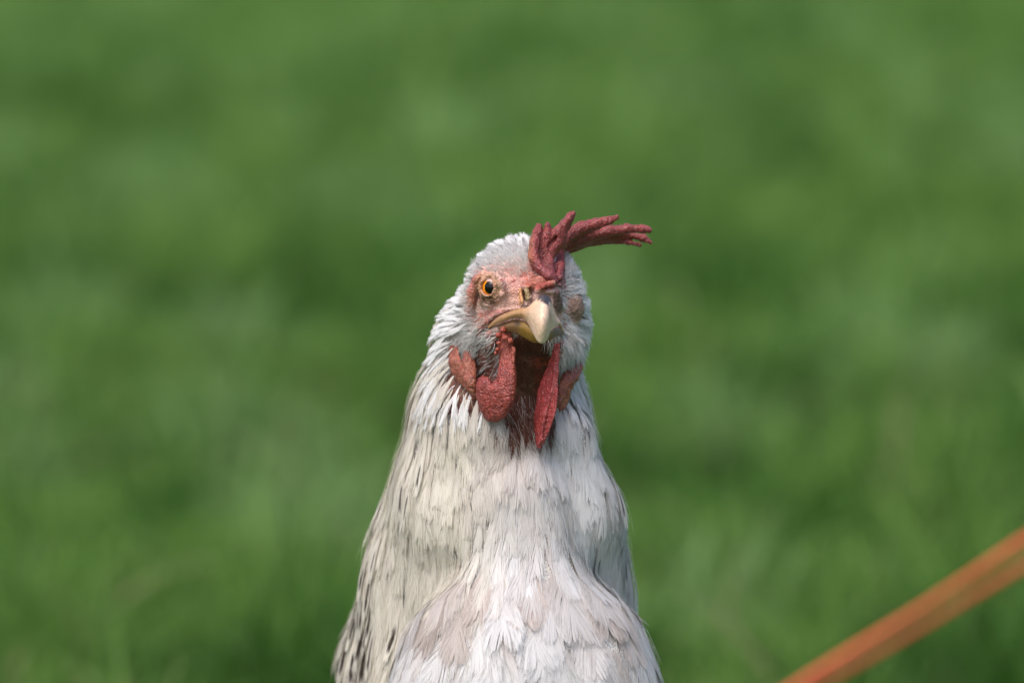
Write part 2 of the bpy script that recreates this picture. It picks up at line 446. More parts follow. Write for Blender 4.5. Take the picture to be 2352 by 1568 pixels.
# ---- fine head field
H = Field((-36, -50, -44), (36, 30, 42), 0.42, pad=7)
head_prims(H)
H.cap(P(1200, 790, 14), 23, P(1180, 900, 20), 27, 6)
ec = P(1137, 660, -17.0); en = unit(np.array([-0.52, -0.85, 0.0]))
H.cap(P(1205, 690, -9), 17, P(1250, 692, -20), 7.5, 4)           # muzzle
H.cap(P(1212, 745, -5), 15, P(1243, 762, -15), 8, 4)              # chin under the beak
H.chain([(1215, 655, -24, 12), (1240, 652, -27, 15), (1262, 655, -26, 12)], 2.0)   # cere bulge over the beak
H.chain([(1232, 668, -30, 6), (1248, 657, -31.5, 6.5), (1268, 650, -30, 6), (1285, 655, -25, 5)], 0.8)
H.chain([(1258, 668, -29, 6), (1276, 672, -27, 8), (1284, 700, -22, 9)], 1.2)
H.chain([(1197, 668, -24.5, 4), (1203, 660, -26.5, 5), (1213, 659, -28, 4)], 0.8)      # rim of the nostril
H.chain([(1210, 668, -27.5, 7), (1214, 684, -27.5, 7)], 0.5)                        # nostril flap
H.chain([(1196, 676, -25, 3.5), (1199, 690, -26, 4), (1210, 700, -27, 4)], 0.6)
H.chain([(1202, 670, -29, 1.8), (1204, 686, -29.5, 2.2), (1213, 697, -30, 1.5)], 0.3, sub=True)
# red fold along the gape and the folds below it
H.chain([(1098, 770, -13, 6), (1103, 752, -16, 6), (1120, 734, -18.5, 6), (1143, 720, -21, 5.5), (1168, 711, -23, 4.5), (1195, 706, -25.5, 3.5)], 1.2)
H.chain([(1112, 785, -15, 6), (1125, 768, -18, 7), (1145, 755, -20, 6), (1160, 748, -22, 7)], 1.5)
H.chain([(1118, 800, -16, 6), (1132, 790, -19, 6), (1140, 770, -21, 5)], 1.5)
H.chain([(1300, 752, -14, 6), (1306, 775, -14, 6), (1300, 800, -15, 7)], 1.5)
H.chain([(1286, 762, -17, 6), (1292, 790, -17, 7), (1288, 820, -16, 6)], 1.2)
H.chain([(1315, 765, -12, 5), (1319, 795, -12, 6)], 1.5)
# brow ridge behind the eye, lids
H.chain([(1112, 622, -17, 5), (1094, 640, -16.5, 7), (1084, 668, -14.5, 9), (1079, 695, -12, 9)], 2.0)
H.chain([(1106, 692, -17, 7), (1122, 697, -19.5, 7), (1140, 690, -22, 6)], 1.5)          # pouch below
H.chain([(1140, 628, -23, 5), (1150, 650, -25, 6), (1152, 675, -25, 6)], 2.5)
H.ell(ec, 7.1, 1.2)
H.ell(ec + en * 6.6 + np.array([-0.25, 0, -0.1]), (3.3, 3.9, 3.35), 0.3, sub=True)
H.ell(ec + en * 6.4 + np.array([0.3, 0, 3.0]), 1.9, 0.5, sub=True)
H.ell(ec, 5.45, 0.1, sub=True)
# lid creases
for rr, dep in ((5.4, 0.35), (6.9, 0.3)):
    a1 = unit(np.cross(en, [0, 0, 1])); a2 = np.cross(a1, en); prev = None
    for a in np.linspace(0, 2 * np.pi, 22):
        q = ec + en * math.sqrt(max(7.2 ** 2 - (rr * 0.86) ** 2, 1)) + (a1 * math.cos(a) + a2 * math.sin(a)) * rr * 0.86
        if prev is not None: H.cap(prev, dep, q, dep, 0.5, sub=True)
        prev = q
# closed far eye
ce = P(1316, 706, -7)
H.ell(ce, (4.7, 7.0, 6.2), 2.5)
for q in range(4):
    H.chain([(1308 + q, 690 + q * 11, -16.5 + q * .3, 2.0), (1325, 697 + q * 10, -16 + q * .4, 2.2), (1340, 690 + q * 12, -11, 2)], 0.6, sub=True)
H.chain([(1304, 716, -18, 2), (1322, 716, -16.5, 2.6), (1348, 708, -11, 2)], 0.3, sub=True)
Vh, Fh = H.mesh()
# drop the cut faces at the border of the head box
def keep(V, Fc, mask):
    f = Fc[mask[Fc].all(1)]; used = np.unique(f); mp = np.full(len(V), -1); mp[used] = np.arange(len(used))
    return V[used], mp[f]
Vh, Fh = keep(Vh, Fh, (Vh[:, 2] > -41) & (Vh[:, 1] < 28))
Nh = vnormals(Vh, Fh)
Vh = Vh + Nh * ((worley(Vh, 1.5) - 0.5) * -0.25 + (noise(Vh, 2.6) - 0.5) * 0.7 + (noise(Vh, 1.0) - 0.5) * 0.25)[:, None]

def paint(V, base, blobs, nz=6.0):
    px, py = to_px(V); n1 = (noise(V, nz * K) - 0.5) * 10
    c = np.repeat(base[None], len(V), 0) if base.ndim == 1 else base.copy()
    for (x, y, rx, ry, colr, st) in blobs:
        d = np.sqrt(((px - x) / rx) ** 2 + ((py - y) / ry) ** 2) + n1 * 0.03
        wgt = np.clip((1.15 - d) / 0.35, 0, 1)[:, None] * st
        c = c * (1 - wgt) + np.array(colr)[None] * wgt
    return c
PINK = srgb(214, 174, 166); RED = srgb(162, 78, 70); TAN = srgb(190, 140, 105); BROWN = srgb(92, 60, 44); WHITE = np.array([0.80, 0.79, 0.77]); CREAM = np.array([0.78, 0.74, 0.62])
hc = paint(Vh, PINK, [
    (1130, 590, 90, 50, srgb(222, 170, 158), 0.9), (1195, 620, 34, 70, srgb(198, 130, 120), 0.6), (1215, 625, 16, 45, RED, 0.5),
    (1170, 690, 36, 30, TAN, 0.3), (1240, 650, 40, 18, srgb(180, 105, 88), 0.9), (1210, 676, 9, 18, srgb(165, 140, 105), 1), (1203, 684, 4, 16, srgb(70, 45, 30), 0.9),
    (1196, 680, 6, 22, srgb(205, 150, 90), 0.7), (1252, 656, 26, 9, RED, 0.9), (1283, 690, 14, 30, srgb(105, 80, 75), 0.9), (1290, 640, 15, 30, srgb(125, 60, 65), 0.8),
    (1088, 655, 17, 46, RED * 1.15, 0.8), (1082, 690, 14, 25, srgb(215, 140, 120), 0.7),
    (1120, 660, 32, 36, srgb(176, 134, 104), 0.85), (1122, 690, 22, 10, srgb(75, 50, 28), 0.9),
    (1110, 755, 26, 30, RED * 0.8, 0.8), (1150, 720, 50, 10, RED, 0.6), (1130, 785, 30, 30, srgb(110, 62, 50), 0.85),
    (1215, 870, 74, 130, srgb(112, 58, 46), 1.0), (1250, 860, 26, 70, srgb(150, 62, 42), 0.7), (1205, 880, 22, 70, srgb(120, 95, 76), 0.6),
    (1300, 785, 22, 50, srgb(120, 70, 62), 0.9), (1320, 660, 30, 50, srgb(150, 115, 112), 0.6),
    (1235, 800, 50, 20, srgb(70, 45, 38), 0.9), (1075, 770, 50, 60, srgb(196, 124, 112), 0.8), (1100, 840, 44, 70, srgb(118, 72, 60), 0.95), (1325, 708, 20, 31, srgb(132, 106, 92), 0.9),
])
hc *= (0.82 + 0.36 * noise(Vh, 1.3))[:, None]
spots = (worley(Vh + 3, 3.6) < 0.22)[:, None]
px, py = to_px(Vh); hc = np.where(spots & ((px > 1120) & (px < 1215) & (py < 660))[:, None], RED * 1.1, hc)
off_ = np.clip((py - 895) / 20, 0, 1) * np.clip((np.abs(px - 1202) - 52) / 10, 0, 1); off_ = np.maximum(off_, np.clip((Vh[:, 1] - 8) / 4, 0, 1))[:, None]
hc = hc * (1 - off_) + np.array([0.58, 0.55, 0.53]) * off_
# ---- body mesh: the coarse body (its skull shrunk just under the fine head) and the fine head in one mesh
px, py = to_px(Vb); Nb0 = vnormals(Vb, Fb)
shr = np.clip((Vb[:, 2] + 36) / 6, 0, 1)[:, None]
Vb2 = Vb - Nb0 * 2.6 * shr
bc = np.repeat(np.array([0.58, 0.55, 0.53])[None], len(Vb), 0)
wz = toworld(Vb)[:, 2]; leg = wz < 0.098
bc[leg] = np.array([0.62, 0.42, 0.16])
bc[(Vb[:, 2] > -30) & (Vb[:, 1] < 5)] = srgb(120, 80, 68)
bc[(np.hypot((px - 1202) / 58, (py - 880) / 135) < 1) & (Vb[:, 1] < 22)] = srgb(96, 66, 54)
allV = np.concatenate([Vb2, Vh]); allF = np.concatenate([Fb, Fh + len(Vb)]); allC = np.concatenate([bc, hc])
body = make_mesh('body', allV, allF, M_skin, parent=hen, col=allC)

# ---------------------------------------------------------------- eye
def eyeball():
    n, m_ = 96, 64
    th = np.linspace(0, np.pi, m_); ph = np.linspace(0, 2 * np.pi, n, endpoint=False)
    T, Q = np.meshgrid(th, ph, indexing='ij')
    a1 = unit(np.cross(en, [0, 0, 1])); a2 = np.cross(a1, en)
    gaze = en
    d = np.cos(T)[..., None] * gaze + np.sin(T)[..., None] * (np.cos(Q)[..., None] * a1 + np.sin(Q)[..., None] * a2)
    r = 5.4 + 0.45 * np.clip(np.cos(T) - 0.72, 0, 1) / 0.28
    V = (ec + d * r[..., None]).reshape(-1, 3)
    I, J = np.meshgrid(np.arange(m_ - 1), np.arange(n), indexing='ij')
    Fc = np.stack([I * n + J, (I + 1) * n + J, (I + 1) * n + (J + 1) % n, I * n + (J + 1) % n], -1).reshape(-1, 4)
    off = (np.sin(T) * 5.4)
    x_ = off * np.cos(Q); z_ = off * np.sin(Q)
    rp = np.hypot(x_, z_); pp_ = np.hypot(x_ + 0.9, z_ * 0.90)
    iris = np.array([0.95, 0.30, 0.008]) * (0.85 + 0.3 * noise(np.stack([Q * 6, T * 3, 0 * T], -1), 1.0))[..., None]
    c = np.where((pp_ < 2.45)[..., None], np.array([0.004, 0.004, 0.004]), iris)
    c = np.where((rp > 4.2)[..., None], np.array([0.10, 0.05, 0.03]), c)
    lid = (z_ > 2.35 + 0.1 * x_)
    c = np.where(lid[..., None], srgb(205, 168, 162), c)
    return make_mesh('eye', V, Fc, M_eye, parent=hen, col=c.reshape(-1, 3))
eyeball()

# ---------------------------------------------------------------- comb, wattles, earlobes
def skinblob(name, f, colfn, parent=hen, bump_=0.45, sc=1.35, lump=0.45, label=None, crop=None):
    V, Fc = f.mesh()
    N = vnormals(V, Fc)
    wv = worley(V, sc)
    V = V + N * ((0.55 - wv) * bump_ + (noise(V, 3.2) - 0.5) * lump + (noise(V + 7, 1.1) - 0.5) * 0.2 + (noise(V * np.array([1, 1, 0.3]) + 17, 1.0) - 0.5) * 0.45)[:, None]
    c = colfn(V) * (1.2 - 0.5 * wv)[:, None] * (0.8 + 0.4 * noise(V, 2.2))[:, None]  # paler papilla tips, speckles in the colour also standing in for small highlights
    o = make_mesh(name, V, Fc, M_comb, parent=parent, col=c)
    if label: o['label'] = label
    return o
C = Field((2, -40, 22), (64, 42, 60), 0.34, pad=5)
C.chain([(1276, 646, -29, 7), (1262, 634, -29.5, 9), (1240, 614, -27, 10), (1226, 590, -25, 10), (1228, 558, -22, 9), (1235, 532, -20, 7), (1238, 517, -19, 5)], 1.6)
C.chain([(1268, 640, -24, 9), (1257, 605, -19, 12), (1258, 575, -16, 15), (1257, 540, -16, 10), (1256, 514, -15, 5)], 2.5)
C.chain([(1262, 575, -14, 15), (1280, 545, -12, 14), (1297, 517, -10, 10), (1310, 498, -8, 7), (1317, 490, -7, 5.5)], 2.5)
C.chain([(1284, 638, -22, 8), (1288, 610, -14, 8), (1284, 585, -4, 12)], 2)
C.chain([(1272, 585, -4, 15), (1300, 545, -1, 15), (1335, 523, 1, 14), (1370, 514, 2, 12.5), (1400, 506, 2, 9), (1417, 499, 2, 5.5)], 1.0)
C.chain([(1275, 590, 6, 15), (1312, 556, 8, 15), (1355, 541, 10, 14), (1400, 531, 11, 12.5), (1440, 525, 12, 10), (1475, 526, 13, 9), (1491, 528, 13, 7)], 0.9)
C.chain([(1310, 565, 12, 12), (1365, 549, 16, 11), (1410, 543, 18, 9), (1450, 541, 20, 7.5), (1478, 547, 21, 8.5), (1495, 557, 21, 4.5)], 0.7)
C.chain([(1300, 574, 14, 12), (1350, 558, 17, 9), (1400, 554, 19, 6.5), (1440, 555, 20, 6), (1470, 562, 20, 5)], 0.5)
C.chain([(1272, 620, -14, 12), (1262, 610, 5, 13), (1262, 600, 22, 12)], 3)
C.plate([(1268, 645), (1240, 632), (1217, 612), (1212, 585), (1216, 555), (1224, 530), (1234, 516), (1243, 518), (1247, 534), (1252, 514), (1262, 514), (1268, 528), (1285, 512), (1308, 490), (1318, 492), (1316, 505), (1304, 532), (1298, 560), (1283, 580), (1268, 600), (1275, 635)], lambda a, b: -20.0 + (a - 1212) * 0.08 - np.clip(b - 600, 0, 60) * 0.12, 3.4, 2.5, 1.0)
C.plate([(1285, 545), (1310, 520), (1345, 510), (1385, 512), (1397, 524), (1430, 522), (1462, 524), (1464, 540), (1448, 556), (1400, 556), (1360, 560), (1320, 568), (1288, 588)], lambda a, b: -1.0 + (a - 1290) * 0.12 + (b - 500) * 0.09, 2.7, 3.0, 0.8)
C.chain([(1276, 625, -10, 12), (1276, 600, -6, 15), (1284, 578, 0, 13)], 1.5)
def fold(a, b, y, r): C.chain([(a[0], a[1], y, r), (b[0], b[1], y, r)], 0.8, sub=True)
for a, b, y in (((1245, 545), (1248, 610), -28), ((1222, 600), (1250, 628), -33)): fold(a, b, y, 3.5)
C.chain([(1272, 600, -25, 5), (1276, 582, -21, 6)], 2.0, sub=True)
C.chain([(1275, 545, -17, 3.5), (1263, 565, -19, 3.5)], 1.5, sub=True)
def ccol(V):
    px, py = to_px(V); n = len(V)
    base = np.repeat(srgb(138, 58, 56)[None], n, 0)
    edge = np.clip((1228 - px) / 14, 0, 1)[:, None] * (py > 530)[:, None]; base = base * (1 - 0.7 * edge) + srgb(185, 115, 75) * 0.7 * edge
    low = np.clip((py - 590) / 30, 0, 1)[:, None]; base = base * (1 - 0.5 * low) + srgb(120, 58, 66) * 0.5 * low
    tip = np.clip((px - 1470) / 30, 0, 1)[:, None]; base = base * (1 - 0.3 * tip) + srgb(140, 50, 70) * 0.3 * tip
    return base
skinblob('comb', C, ccol, bump_=0.36, sc=0.95, lump=0.35)

Wf = Field((-18, -34, -36), (6, 2, 10), 0.26, pad=3)
polyL = [(1155, 745), (1168, 748), (1176, 772), (1181, 800), (1184, 830), (1187, 870), (1183, 905), (1175, 935), (1160, 957), (1140, 968), (1118, 963), (1103, 942), (1094, 912), (1093, 888), (1098, 870), (1109, 861), (1122, 866), (1130, 880), (1141, 868), (1147, 840), (1146, 800), (1143, 778), (1148, 756)]
Wf.plate(polyL, lambda a, b: -23.0 + ((1190 - a) / 95) ** 2 * 9 + 2.5 * np.sin(b / 38.0), 2.4, 3.0)
for a in ((1146, 770, -24, 6.5), (1156, 758, -25, 7), (1146, 788, -24.5, 5.5), (1142, 803, -23, 5), (1139, 811, -22, 4.5), (1160, 776, -25.5, 7), (1171, 783, -25, 7)):
    Wf.ell(P(*a[:3]), a[3] * K, 0.8)
Wf.chain([(1180, 800, -24.5, 4), (1178, 860, -26, 4), (1170, 915, -26, 3)], 1.0)
Wf.chain([(1172, 860, -26, 1.3), (1163, 915, -25.5, 1.3), (1150, 940, -25, 1.1)], 0.7, sub=True)
def wcol(V):
    px, py = to_px(V)
    c = np.repeat(srgb(142, 60, 54)[None], len(V), 0)
    u = np.clip((850 - py) / 60, 0, 1)[:, None]; c = c * (1 - 0.6 * u) + srgb(170, 84, 66) * 0.6 * u
    e = np.clip((px - 1172) / 12, 0, 1)[:, None] ; return c * (1 - 0.5 * e) + srgb(170, 92, 66) * 0.5 * e
skinblob('wattle', Wf, wcol, bump_=0.38, sc=0.95, lump=0.35, label='broad red wattle seen flat on')

Wr = Field((4, -36, -48), (22, 8, 2), 0.28, pad=3)
polyR = [(1272, 788), (1285, 788), (1283, 830), (1280, 870), (1280, 905), (1276, 945), (1264, 980), (1252, 1008), (1242, 1027), (1234, 1027), (1228, 1008), (1227, 960), (1231, 920), (1240, 880), (1256, 845), (1266, 815)]
Wr.plate(polyR, lambda a, b: -25.0 + np.clip(1279 - (b - 850) * 0.10 - a, -10, 60) * 0.30, 1.7, 2.2)
Wr.chain([(1279, 795, -24, 4.5), (1275, 850, -25, 4.5), (1268, 900, -25, 4), (1252, 950, -24, 4), (1243, 1010, -22, 4.5), (1238, 1020, -21.5, 4.5)], 1.5)
skinblob('wattle', Wr, lambda V: np.repeat(srgb(150, 60, 60)[None], len(V), 0), bump_=0.25, sc=0.8, lump=0.3, label='narrow red wattle seen edge on')

def lobe(name, lo, hi, polys, colr, label):
    f = Field(lo, hi, 0.40, pad=5)
    for pl, ym, hm, rd in polys: f.plate(pl, ym, hm, rd, 0.8)
    for i in range(9):                                    # creases running in from the free edge
        x0, y0 = polys[0][0][i % len(polys[0][0])]; cx_, cy_ = np.mean(polys[0][0], 0); ym = polys[0][1]
        q0 = P(x0, y0, ym(x0, y0) - polys[0][2]); xm, ym_ = x0 * .45 + cx_ * .55, y0 * .6 + cy_ * .4 ; q1 = P(xm, ym_, ym(xm, ym_) - polys[0][2])
        f.cap(q0, 0.5, q1, 0.25, 0.6, sub=True)
    def cf(V):
        c = np.repeat(np.array(colr)[None], len(V), 0); r_ = np.clip(noise(V * np.array([1, 1, 2.2]), 1.6) * 2 - .8, 0, 1)[:, None]
        return c * (1 - 0.3 * r_) + srgb(190, 135, 100) * 0.3 * r_
    skinblob(name, f, cf, bump_=0.25, sc=1.3, lump=0.7, label=label)
lobe('earlobe', (-32, -24, -30), (-8, 22, 8), [
    ([(1029, 800), (1037, 790), (1050, 794), (1060, 830), (1076, 868), (1088, 900), (1070, 897), (1050, 874), (1036, 850), (1027, 818)], lambda a, b: 4.0 - (a - 1027) * 0.28 + np.clip((832 - b) / 35, 0, 1.3) * 7.5, 2.4, 2.5),
    ([(1066, 806), (1082, 800), (1092, 826), (1096, 866), (1096, 912), (1090, 918), (1075, 897), (1064, 870), (1069, 850), (1061, 832)], lambda a, b: -11.0 - (a - 1062) * 0.02 + np.sin(b / 11.0) * 0.6 + np.clip((862 - b) / 40, 0, 1.4) * 6.5, 2.2, 2.4)], srgb(142, 74, 58), 'wrinkled red earlobe')
lobe('earlobe', (12, -24, -34), (34, 22, 4), [
    ([(1332, 812), (1339, 842), (1329, 870), (1313, 892), (1308, 915), (1299, 938), (1284, 945), (1276, 925), (1282, 890), (1293, 858), (1310, 838), (1321, 816)], lambda a, b: -12.0 + (a - 1276) * 0.13 + np.clip((872 - b) / 40, 0, 1.4) * 6, 2.2, 2.4)], srgb(142, 74, 58), 'narrow earlobe half hidden by white feathers')

# ---------------------------------------------------------------- beak
def loft(cols, rows, bulge, dy=0.0):
    """cols: list of (top, bottom) (px,py,y); smooth interpolation across, bulge towards the lens in between"""
    T = np.array([P(*c[0]) for c in cols]); Bm = np.array([P(*c[1]) for c in cols]); bl = np.array(bulge)
    T[:, 1] += dy; Bm[:, 1] += dy
    n = len(cols); ts = np.linspace(0, n - 1, (n - 1) * 12 + 1)
    def cr(A, t):
        i = np.clip(np.floor(t).astype(int), 0, n - 2); f = (t - i)
        f = f[:, None] if A.ndim > 1 else f
        a, b, c, d = A[np.maximum(i - 1, 0)], A[i], A[i + 1], A[np.minimum(i + 2, n - 1)]
        return 0.5 * (2 * b + (c - a) * f + (2 * a - 5 * b + 4 * c - d) * f ** 2 + (3 * b - a - 3 * c + d) * f ** 3)
    TT, BB, bb = cr(T, ts), cr(Bm, ts), cr(bl, ts)
    v = np.linspace(0, 1, rows)
    V = TT[:, None] * (1 - v)[None, :, None] + BB[:, None] * v[None, :, None]
    V[..., 1] -= bb[:, None] * np.sin(np.pi * v ** 0.85)[None]
    return V
def shell(name, G, thick, colfn, matr, parent, back=None):
    n, r, _ = G.shape; V = G.reshape(-1, 3)
    I, J = np.meshgrid(np.arange(n - 1), np.arange(r - 1), indexing='ij')
    Fc = np.stack([I * r + J, I * r + J + 1, (I + 1) * r + J + 1, (I + 1) * r + J], -1).reshape(-1, 4)
    o = make_mesh(name, V, Fc, matr, parent=parent, col=colfn(V))
    md = o.modifiers.new('thickness', 'SOLIDIFY'); md.thickness = thick / 1000; md.offset = 1.0 if back else -1.0
    return o
beak_e = bpy.data.objects.new('beak', None); beak_e.parent = hen; COL.objects.link(beak_e); beak_e.location = toworld(P(1250, 700, -30)) - foot_w; bpy.context.view_layer.update()
up_cols = [((1120, 750, -15), (1121, 755, -15)), ((1145, 727, -20), (1148, 741, -21)), ((1185, 710, -25), (1184, 729, -26.5)), ((1209, 706, -28), (1206, 735, -30.5)),
           ((1223, 695, -30.5), (1218, 753, -35)), ((1236, 684, -32), (1232, 780, -41)), ((1250, 676, -32.5), (1244, 789, -42.5)), ((1263, 684, -31.3), (1256, 782, -40.5)),
           ((1270, 703, -28), (1266, 758, -33)), ((1278, 725, -24), (1276, 751, -28)), ((1286, 737, -20), (1288, 744, -22)), ((1295, 755, -15), (1297, 762, -15))]
Gup = loft(up_cols, 70, [0.3, 0.9, 2.0, 3.0, 5.4, 7.6, 8.3, 7.5, 5.2, 2.8, 1.2, 0.4], -3.5)
def beakcol(V):
    px, py = to_px(V); n = len(V)
    c = np.repeat(srgb(222, 190, 166)[None], n, 0)
    y = np.clip((1222 - px) / 22, 0, 1)[:, None]; c = c * (1 - 0.85 * y) + srgb(142, 100, 58) * 0.9 * y
    l = np.clip((755 - py + (px - 1225) * .2) / 60, 0, 1)[:, None] * np.clip((1245 - px) / 18, 0, 1)[:, None]; c = c * (1 - 0.35 * l) + srgb(205, 160, 110) * 0.35 * l
    st = np.clip(1 - np.abs(px - 1259 - (py - 690) * 0.12) / 5, 0, 1)[:, None] * np.clip((745 - py) / 20, 0, 1)[:, None]; c = c * (1 - 0.6 * st) + srgb(128, 84, 70) * 0.6 * st
    tp = np.clip((py - 762) / 22, 0, 1)[:, None]; c = c * (1 - 0.55 * tp) + srgb(165, 155, 128) * 0.6 * tp
    dk = np.clip((698 - py + (px - 1250) * 0.4 + (noise(V, 1.3) - .5) * 14) / 8, 0, 1)[:, None] * (np.abs(px - 1250) < 17)[:, None]; c = c * (1 - dk) + srgb(62, 60, 66) * dk
    sp = (worley(V, 2.3) < 0.1)[:, None] * (py > 740)[:, None]; c = np.where(sp, c * 0.5, c)
    lines = 0.76 + 0.22 * noise(V * np.array([1, 1, 0.2]), 0.5) + 0.14 * noise(V, 2.2) + 0.12 * noise(V, 0.6); chips = (worley(V + 9, 1.9) < 0.17) & (py > 715); return c * (lines * np.where(chips, 0.55, 1))[:, None]
shell('upper_beak', Gup, 1.3, beakcol, M_beak, beak_e)
lo_cols = [((1122, 756, -14), (1124, 760, -14)), ((1150, 744, -19), (1156, 762, -19)), ((1180, 735, -23), (1182, 764, -23)), ((1204, 738, -27), (1205, 776, -26)),
           ((1224, 756, -31), (1226, 787, -29)), ((1243, 772, -33.5), (1243, 786, -31)), ((1262, 762, -30), (1262, 780, -27)), ((1278, 752, -24), (1280, 772, -22)), ((1292, 758, -16), (1294, 768, -15))]
Glo = loft(lo_cols, 30, [0.3, 1.0, 2.0, 2.2, 2.2, 2.0, 1.8, 1.2, 0.5], -3.5)
def lowcol(V):
    px, py = to_px(V); c = np.repeat(srgb(138, 106, 48)[None], len(V), 0)  # horn colour darkened to carry the shade under the upper beak
    d = np.clip((1200 - px) / 12, 0, 1)[:, None]; c = c * (1 - d) + srgb(125, 92, 62) * d
    d = np.clip(1 - np.hypot((px - 1189) / 12, (py - 742) / 9), 0, 1)[:, None]; c = c * (1 - d) + srgb(40, 32, 30) * d
    d = np.clip((px - 1262) / 10, 0, 1)[:, None]; return c * (1 - d) + srgb(112, 92, 84) * d
shell('lower_beak', Glo, 1.2, lowcol, M_beak, beak_e)

# ---------------------------------------------------------------- feathers
BEAK = P(1250, 705, -20)
def flow(p):
    """direction in which plumage lies at p (local mm), before projection onto the surface"""
    down = np.array([0, 0.0, -1.0]); z = p[..., 2]
    away = unit(p - BEAK) + np.array([0, 0.7, 0])
    hd = np.clip((z + 22) / 30, 0, 1)[..., None]                       # 1 on the head
    lowz = np.clip((-z - 95) / 60, 0, 1)[..., None]
    back = np.clip((p[..., 1] - 75) / 50, 0, 1)[..., None]
    side = np.stack([np.sign(p[..., 0] + 4) * 0.12 * np.clip(np.abs(p[..., 0] + 4) / 30, 0, 1), 0 * z, 0 * z], -1)
    f = away * hd + (down + side) * (1 - hd)
    f = f * (1 - back) + np.array([0, 1.0, -0.25]) * back
    br = np.clip((15 - p[..., 1]) / 25, 0, 1)[..., None] * lowz          # breast feathers sweep outward
    cx = (p[..., 0:1] - 8) / 55
    f = f + br * np.concatenate([cx * 0.5, 0 * cx, 0 * cx], -1)
    return f
def tangent(p, field):
    d, n = field.sample(p, True); f = flow(p)
    f = f - (f * n).sum(-1, keepdims=True) * n
    # feathers on the front of neck and breast hang straight instead of sliding off the ridges
    g2 = np.cross(n, np.array([1.0, 0, 0])); g2 = g2 * -np.sign(g2[..., 2:3]); g2 = unit(g2)
    cxx = (p[..., 0:1] - 2) / 60
    g2 = g2 + np.array([1.0, 0, 0]) * (cxx * np.clip((-p[..., 2:3] - 60) / 60, 0, 1) * 0.55); g2 = g2 - (g2 * n).sum(-1, keepdims=True) * n
    wgt = np.clip((-18 - p[..., 2:3]) / 14, 0, 1) * np.clip((70 - p[..., 1:2]) / 30, 0, 1) * (1 - n[..., 0:1] ** 2) * 0.8
    f = unit(f) * (1 - wgt) + unit(g2) * wgt
    return unit(f), n, d
def scatter(V, Fc, dens, mind, seed):
    """dart throwing on a quad mesh: dens(v)->weight 0..1, mind(v)->min distance mm"""
    r = np.random.default_rng(seed)
    a, b, c, d = (V[Fc[:, i]] for i in range(4))
    ctr = (a + b + c + d) / 4; ar = np.linalg.norm(np.cross(c - a, d - b), axis=1) / 2
    wgt = ar * dens(ctr) / mind(ctr) ** 2
    n = int(min(wgt.sum() * 2.2, 90000))
    f = r.choice(len(Fc), n, p=wgt / wgt.sum())
    u, v = r.random(n)[:, None], r.random(n)[:, None]
    p = (a[f] * (1 - u) + b[f] * u) * (1 - v) + (d[f] * (1 - u) + c[f] * u) * v
    md = mind(p); cell = float(md.max()); grid = {}; out = []
    keyz = np.floor(p / cell).astype(int)
    for i in range(n):
        k = tuple(keyz[i]); ok = True
        for dx in (-1, 0, 1):
            for dy in (-1, 0, 1):
                for dz in (-1, 0, 1):
                    for j in grid.get((k[0] + dx, k[1] + dy, k[2] + dz), ()):
                        q = p[i] - p[j]
                        if q[0] * q[0] + q[1] * q[1] + q[2] * q[2] < md[i] * md[i]: ok = False; break
                    if not ok: break
                if not ok: break
            if not ok: break
        if ok: grid.setdefault(k, []).append(i); out.append(i)
    return p[out]

